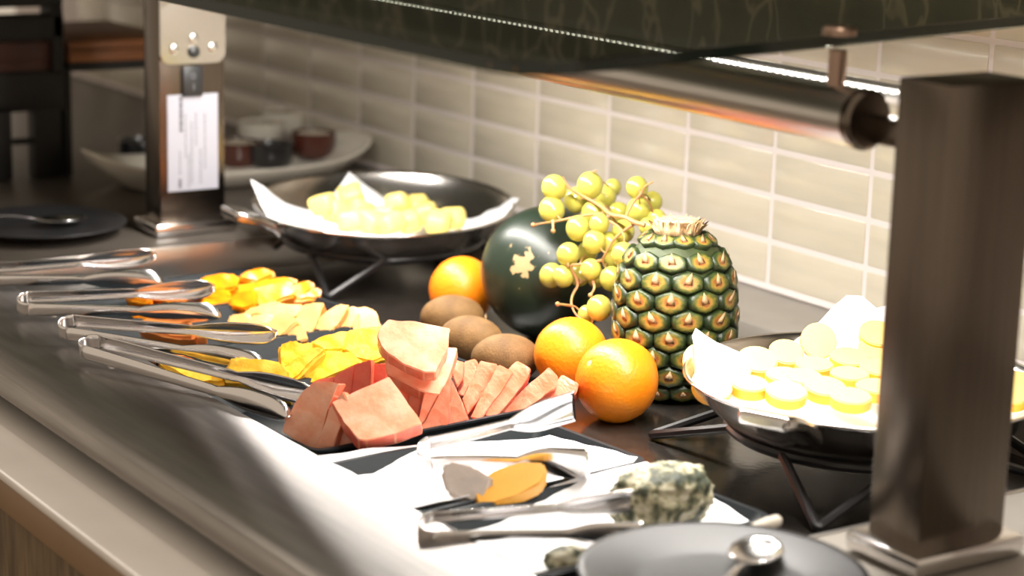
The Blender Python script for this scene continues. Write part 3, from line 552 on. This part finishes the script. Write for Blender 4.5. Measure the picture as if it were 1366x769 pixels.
for i, (px, py) in enumerate([(431, 273), (468, 262), (448, 283), (481, 281), (531, 273), (512, 288), (543, 296), (567, 286), (603, 292), (497, 297), (521, 299), (468, 295), (585, 296), (555, 276)]):
    p = onz(px, py, cl.z-.012 + .010*(py < 275)); s = .0155
    b = B(); box(b, -s*random.uniform(.9, 1.1), s, -s, s*random.uniform(.85, 1.1), -s*.8, s*.8, .008, 4)
    for v in b.verts: v.co *= 1+.1*noise.noise(v.co*70+Vector((i, 0, 0)))
    tag(obj('fruit_chunk', b, 'chunk', None, smooth=2, loc=p, rot=(random.uniform(-.5, .5), random.uniform(-.5, .5), random.uniform(0, 3))), 'pale yellow fruit chunk on paper in the wok', 'fruit piece', GW)
GD = 'round slices in the wok'
for cx, cy, tx, tz in [(130, 365, 55, 200), (265, 395, 40, 210), (385, 362, 25, 260), (520, 325, 30, 280), (670, 265, 65, 300), (945, 238, 30, 300), (945, 312, 25, 300), (815, 352, 12, 0), (650, 387, 8, 30), (510, 437, 8, 100), (815, 432, 6, 200), (950, 402, 10, 0), (700, 490, 12, 0), (350, 478, 10, 260), (520, 512, 14, 60), (820, 537, 8, 0), (940, 492, 6, 90), (175, 472, 40, 220), (1080, 430, 8, 0), (1060, 520, 8, 100), (1160, 470, 8, 30), (1080, 330, 20, 300), (1200, 390, 20, 300), (1300, 450, 12, 0), (1560, 520, 20, 90), (1590, 470, 20, 90), (600, 445, 10, 20)]:
    px, py = 900+cx/3.497, 380+cy/3.497
    p = onz(px, py, crr.z - .004 + (.012 if cy < 300 else 0)); r = .0178*random.uniform(.95, 1.08)
    b = B(); n = 24
    top = [(r*math.cos(2*math.pi*k/n), r*.96*math.sin(2*math.pi*k/n), .0045) for k in range(n)]; bot = [(x*.98, y*.98, -.0065) for x, y, z in top]
    prism(b, top, bot, .0012, True)
    ax = Vector((fw.x, fw.y, 0)).normalized(); tl = Matrix.Rotation(math.radians(-tx), 3, RT)
    lb_ = {670: 'round yellow slice propped upright against the peak of the paper', 130: 'round yellow slice tipped steeply against the paper by the pineapple', 265: 'round yellow slice leaning next to the steeply tipped slice', 175: 'round yellow slice just above the steel wok handle'}.get(cx, 'round pale yellow slice lying in the heap on paper')
    o = tag(obj('round_slice', b, ['disc', 'disc_side'], None, smooth=True, loc=p), lb_, 'fruit piece', GD)
    o.rotation_euler = (Matrix.Rotation(math.radians(tx), 3, Vector((RT.x, RT.y, 0)).normalized())).to_euler()
# black vented box behind the post
bx0 = onz(1345, 655, 0)
vb_ = empty('vented_box', (.392, .214, 0)); tag(vb_, 'low black box with thin metal rods behind the plain guard post', 'box')
boxo('shell', -.022, .022, -.030, .04, .0005, .045, 'black', vb_, bev=.002)
for z in (.012, .022, .032): boxo('rod', .022, .024, -.028, .038, z, z+.0015, 'steel', vb_, bev=0)
# ================================================================== tongs
def tongs(p0, p1, label, L=None, w=.0074, head=.0125, gap=.052, hl=.085, bl=.010, roll=36, square=False, pin=True, group=None, mname='tong_steel', open0=.011):
    """two sprung arms joined by a bend at p0, heads at p1; strip faces stand upright"""
    p0, p1 = Vector(p0), Vector(p1); d = p1-p0; L = d.length; x = d.normalized(); y = Vector((0, 0, 1)).cross(x).normalized(); z = x.cross(y)
    t = empty('tongs', p0); t.rotation_euler = (Matrix((x, y, z)).transposed() @ Matrix.Rotation(math.radians(roll), 3, 'X')).to_euler(); tag(t, label, 'tongs', group)
    def width(s):
        u = s/L
        if u > 1-hl/L:
            k = (s-(L-hl))/hl; e = math.sin(min(1, k/.55)*math.pi/2)
            wv = w*.62 + (head-w*.62)*e
            if not square: wv *= (max(0.02, 1-max(0, (k-.72)/.28)**2))**.5
            return wv
        return w*(1-.38*max(0, (u-.1)/.9))
    for s in (-1, 1):
        b = B(); NS, NW = 44, 8; ro = []
        for i in range(NS+1):
            q = L*i/NS; u = q/L; yy = s*(open0 + (gap/2-open0)*u**1.3); wv = width(q)
            k = max(0, (q-(L-hl))/hl); zc = 0
            row = []
            for j in range(NW+1):
                v = -1+2*j/NW; bulge = (.0035*(1-v*v)*(1 if u < .6 else 1+1.6*k))*s
                row.append(b.verts.new((q, yy+bulge, zc+v*wv)))
            ro.append(row)
        for p, q in zip(ro, ro[1:]):
            for j in range(NW): b.faces.new([p[j], p[j+1], q[j+1], q[j]])
        a = obj('arm', b, mname, t, smooth=2); m = a.modifiers.new('s', 'SOLIDIFY'); m.thickness = .0013; m.offset = 0
    b = B(); ro = []
    for i in range(17):
        a = math.pi/2 + math.pi*i/16; row = [b.verts.new((bl*math.cos(a)*1.1, open0*math.sin(a), v*w)) for v in (-1, -.5, 0, .5, 1)]; ro.append(row)
    for p, q in zip(ro, ro[1:]):
        for j in range(4): b.faces.new([p[j], p[j+1], q[j+1], q[j]])
    a = obj('spring_bend', b, mname, t, smooth=2); m = a.modifiers.new('s', 'SOLIDIFY'); m.thickness = .0013; m.offset = 0
    if pin: obj('stop_pin', tube(B(), [(L*.13, -open0, -w*.9), (L*.13, -open0, -w*1.35)], .0022, 8), mname, t, smooth=True)
    return t
def tz(px, py, z): return onz(px, py, z)
GT = 'fruit tongs lying across the front ledge'
tongs(tz(122, 463, .061), tz(404, 540, .046), 'steel tongs with the head against the pink melon slices', gap=.034, roll=14)
tongs(tz(94, 437, .061), tz(360, 466, .050), 'steel tongs with the head over the pineapple pieces', gap=.046, roll=20)
tongs(tz(38, 405, .061), tz(290, 402, .056), 'steel tongs with the head over the cantaloupe slices', gap=.046, roll=20)
tongs(tz(-60, 368, .061), tz(212, 358, .060), 'steel tongs with the head over the orange wedges', gap=.046, roll=20)
tongs(tz(575, 605, .040), tz(776, 580, .056), 'short steel tongs with square ends over the yellow cheese', w=.008, head=.0185, gap=.066, hl=.06, square=True, pin=False, open0=.011, roll=30)
tongs(tz(578, 704, .046), tz(850, 690, .048), 'short steel tongs with square ends over the blue cheese', w=.006, head=.012, gap=.03, hl=.06, square=True, pin=False, open0=.009, roll=30)
# ================================================================== cheese board
def sheet(name, pts, label, seed, zf):
    """paper sheet over an outline given as world points, gently creased"""
    b = B(); N = 22; a, bb, c, d = [Vector(p) for p in pts]; V = []
    for i in range(N+1):
        r = []
        for j in range(N+1):
            u, v = i/N, j/N; p = a*(1-u)*(1-v)+bb*u*(1-v)+c*u*v+d*(1-u)*v
            e = max(abs(2*u-1), abs(2*v-1)); p.z = zf(u, v, p) + .0015*noise.noise(Vector((p.x*45, p.y*45, seed))); r.append(b.verts.new(p))
        V.append(r)
    for i in range(N):
        for j in range(N): b.faces.new([V[i][j], V[i+1][j], V[i+1][j+1], V[i][j+1]])
    o = obj(name, b, 'paper', None, smooth=2); m = o.modifiers.new('s', 'SOLIDIFY'); m.thickness = .0005; m.offset = 1; return tag(o, label, 'paper')
def zl(x0, x1, y0, y1):
    def f(u, v, p):
        d = min(p.x-x0, x1-p.x, p.y-y0, y1-p.y); return .0075 + max(0, min(1, (.022-d)/.022))*.018
    return f
p1_ = [onz(482, 614, .022), onz(470, 700, .02), onz(800, 640, .018), onz(780, 594, .018)]
sheet('paper_sheet', [(.030, -.338, 0), (.186, -.345, 0), (.166, -.100, 0), (.050, -.112, 0)], 'white paper sheet under the yellow cheese', 2.2, zl(.035, .18, -.335, -.10))
sheet('paper_sheet', [(.200, -.335, 0), (.335, -.335, 0), (.338, -.112, 0), (.178, -.100, 0)], 'white paper sheet under the blue cheese', 5.2, zl(.185, .345, -.335, -.105))
# yellow wedge
yc = empty('cheese_wedge', onz(665, 655, .012)); tag(yc, 'yellow cheese wedge with grey rind on white paper', 'cheese')
ptsY = [(632, 662), (640, 640), (662, 625), (695, 615), (725, 616), (731, 630), (722, 645), (690, 660), (660, 672), (636, 674)]
p0 = onz(660, 672, .022); nY = Vector((.45, -.32, .84)).normalized(); top = [onplane(x, y, p0, nY)-yc.location for x, y in ptsY]
obj('paste', prism(B(), top, [t-nY*.016 for t in top], .002), ['cheese', 'cheese'], yc, smooth=True)
ptsR = [(586, 628), (596, 614), (632, 622), (660, 640), (640, 660), (632, 672), (612, 668), (594, 656)]
nR = Vector((.5, -.6, .62)).normalized(); top = [onplane(x, y, p0, nR)-yc.location for x, y in ptsR]
obj('rind', prism(B(), top, [t-nR*.010 for t in top], .003), ['rind', 'rind'], yc, smooth=True)
# blue cheese
def blue(px, py, z, sc, rz, label, seed, sub=5):
    b = B(); ball(b, 1, sub=sub)
    for v in b.verts:
        d = v.co.normalized(); q = d*1.0; m = max(abs(q.x), abs(q.y), abs(q.z)); v.co = d*(.72+.28/m*.72)
        v.co *= 1 + .10*noise.noise(d*3+Vector((seed, 0, 0))) + .07*noise.noise(d*9+Vector((0, seed, 0))) + .06*noise.noise(d*20)+ .03*noise.noise(d*40)
        v.co = Vector((v.co.x*sc[0], v.co.y*sc[1], v.co.z*sc[2]))
    return tag(obj('blue_cheese', b, 'blue', None, smooth=2, loc=onz(px, py, z), rot=(0, 0, math.radians(rz))), label, 'cheese')
blue(882, 664, .040, (.028, .052, .028), 5, 'large crumbly block of blue cheese on white paper', 1.0)
blue(755, 745, .016, (.012, .022, .009), 10, 'small crumbled piece of blue cheese beside the dark plate', 7.7, 4)
# ================================================================== plates and spoons
def plate(c, label, R=.102):
    b = lathe(B(), [(0, 0), (.055, 0), (.060, .002), (R-.002, .0125), (R, .014), (R-.001, .0155), (R-.006, .0148), (.064, .0062), (.058, .005), (0, .0045)], 64)
    return tag(obj('plate', b, 'plate', None, smooth=2, loc=c), label, 'plate')
def spoon(loc, rz, label, s=1.0, pitch=0):
    o = empty('spoon', loc, (0, math.radians(pitch), math.radians(rz))); tag(o, label, 'spoon'); o.scale = (s, s, s)
    b = B(); N, K = 10, 28; c0 = b.verts.new((0, 0, -.007)); rows = []
    for i in range(1, N+1):
        t = i/N; rows.append([b.verts.new((.030*t*math.cos(a)*(1+.10*math.cos(a)), .0195*t*math.sin(a), -.007+.008*t*t)) for a in [2*math.pi*k/K for k in range(K)]])
    for k in range(K):
        b.faces.new([c0, rows[0][k], rows[0][(k+1) % K]])
        for p, q in zip(rows, rows[1:]): b.faces.new([p[k], p[(k+1) % K], q[(k+1) % K], q[k]])
    a = obj('bowl', b, 'bright_steel', o, smooth=2); m = a.modifiers.new('s', 'SOLIDIFY'); m.thickness = .0013; m.offset = -1
    b = B(); rows = []
    for x, wd, z in ((-.024, .0040, .0005), (-.036, .0032, .004), (-.055, .0028, .008), (-.085, .0038, .009), (-.115, .0055, .0075), (-.128, .0050, .007), (-.132, .0025, .0068)):
        rows.append([b.verts.new((x, y, z+dz)) for y, dz in ((-wd, 0), (0, .0012), (wd, 0), (0, -.001))])
    for p, q in zip(rows, rows[1:]):
        for k in range(4): b.faces.new([p[k], p[(k+1) % 4], q[(k+1) % 4], q[k]])
    b.faces.new(rows[0]); b.faces.new(rows[-1]); obj('handle', b, 'bright_steel', o, smooth=2); return o
pl = onz(58, 311, H); plate((pl.x, pl.y, H+.0005), 'dark round plate holding a spoon near the stickered guard post')
sp1 = onz(80, 293, H+.0145); spoon((sp1.x, sp1.y, H+.0145), 80, 'steel spoon on the dark plate near the stickered guard post')
pr_ = (.478, -.262, H+.0005); plate(pr_, 'dark round plate holding a spoon beside the blue cheese')
sp2 = onz(1008, 738, H+.0145); spoon((sp2.x, sp2.y, H+.0150), 127, 'steel spoon on the dark plate beside the blue cheese', 1.0)
h0, h1 = onz(1003, 706, .046), onz(1040, 694, .046)
kn = empty('cheese_knife', h0); tag(kn, 'cheese knife with pale rounded handle lying at the tray corner', 'knife')
obj('handle', tube(B(), [Vector((0, 0, 0)), (h1-h0)*.5, (h1-h0)*.9, (h1-h0)], [.004, .0052, .005, .0028], 12), 'white_ceramic', kn, smooth=True)
dk = (h1-h0).normalized(); obj('blade', tube(B(), [-dk*.001, -dk*.03-Vector((0, 0, .004)), -dk*.06-Vector((0, 0, .010))], [.0025, .002, .001], 8), 'bright_steel', kn, smooth=True)
# ================================================================== background: dish with bowls, rack
b = B(); N = 64; rings = []
for sx, sy, z in ((.055, .150, 0), (.062, .162, .002), (.088, .200, .018), (.098, .214, .028), (.099, .215, .030), (.095, .210, .030), (.084, .195, .020), (.058, .150, .008)):
    rings.append([b.verts.new((sx*math.cos(a)*(abs(math.cos(a))**-.4 if abs(math.cos(a)) > .01 else 0), sy*math.sin(a), z + .026*abs(math.sin(a))**4*(z/.030))) for a in [2*math.pi*k/N+.02 for k in range(N)]])
for p, q in zip(rings, rings[1:]):
    for k in range(N): b.faces.new([p[k], p[(k+1) % N], q[(k+1) % N], q[k]])
b.faces.new(rings[0][::-1]); b.faces.new(rings[-1])
tag(obj('serving_dish', b, 'white_ceramic', None, smooth=2, loc=(-1.125, .145, H)), 'long white ceramic dish holding small dark bowls behind the post', 'dish')
def bowl(px, py, z, m, label, r=.034, fill='cream', group=None):
    o = empty('small_bowl', onz(px, py, z)); tag(o, label, 'bowl', group)
    obj('cup', lathe(B(), [(0, 0), (r*.72, 0), (r*.85, .004), (r, .020), (r*1.0, .036), (r*.93, .036), (r*.9, .030), (0, .028)], 32), m, o, smooth=True)
    if fill: obj('filling', lathe(B(), [(r*.90, .0302), (r*.7, .0345), (r*.35, .037), (0, .0375)], 28), fill, o, smooth=2)
    return o
bowl(190, 218, H+.0085, 'black_ceramic', 'small black bowl at the end of the white dish', fill=None)
bowl(318, 221, H+.0085, 'brown_ceramic', 'small red brown bowl next to the stickered post', r=.034)
bowl(361, 223, H+.0085, 'black_ceramic', 'small black bowl between two red brown bowls', r=.034, fill=None)
bowl(418, 208, H+.020, 'brown_ceramic', 'small red brown bowl by the tiled wall', r=.033)
bowl(348, 193, H+.016, 'white_ceramic', 'small pale bowl behind the black bowl', r=.036)
bowl(378, 178, H+.016, 'white_ceramic', 'small pale bowl against the tiled wall', r=.036)
# rack with crate and boards (far left)
rk = empty('display_rack', (-1.28, -.10, H)); tag(rk, 'black wooden display rack standing on the counter', 'rack'); RX = -1.25; 
def rb(name, px0, py0, px1, py1, d, m, par, x=RX, base=None):
    a, c = onx(px0, py0, x), onx(px1, py1, x); o0 = base or rk.location
    return boxo(name, x-d-o0.x, x-o0.x, a.y-o0.y, c.y-o0.y, c.z-o0.z if py1 < 238 else 0, a.z-o0.z, m, par, bev=.002)
rb('leg', 46, 145, 84, 240, .03, 'black_wood', rk); rb('leg', 86, 92, 98, 240, .10, 'black_wood', rk); rb('leg', -14, 145, 18, 240, .03, 'black_wood', rk); rb('upright', 70, 8, 86, 100, .05, 'black_wood', rk)
rb('rail', -30, 100, 92, 146, .04, 'black_wood', rk); rb('top_rail', -30, 24, 86, 50, .04, 'black_wood', rk); rb('shelf', -40, -14, 84, 8, .12, 'black_wood', rk); rb('stretcher', 18, 186, 48, 192, .01, 'black_wood', rk)
ct = empty('wooden_crate', (-1.30, -.13, .18)); tag(ct, 'dark red wooden crate inside the black rack', 'crate'); rb('board', -30, 58, 76, 84, .08, 'crate_wood', ct, -1.262, ct.location); rb('board', -30, 85, 76, 108, .08, 'crate_wood', ct, -1.262, ct.location)
bd = empty('wooden_board', (-1.36, .05, .2)); tag(bd, 'red brown wooden boards with dark edge beside the black rack', 'board')
rb('upper_board', 92, 56, 240, 68, .26, 'red_wood', bd, -1.27, bd.location); rb('lower_board', 92, 68, 240, 84, .11, 'red_wood', bd, -1.262, bd.location); rb('edge_strip', 92, 84, 240, 89, .10, 'black_wood', bd, -1.260, bd.location)
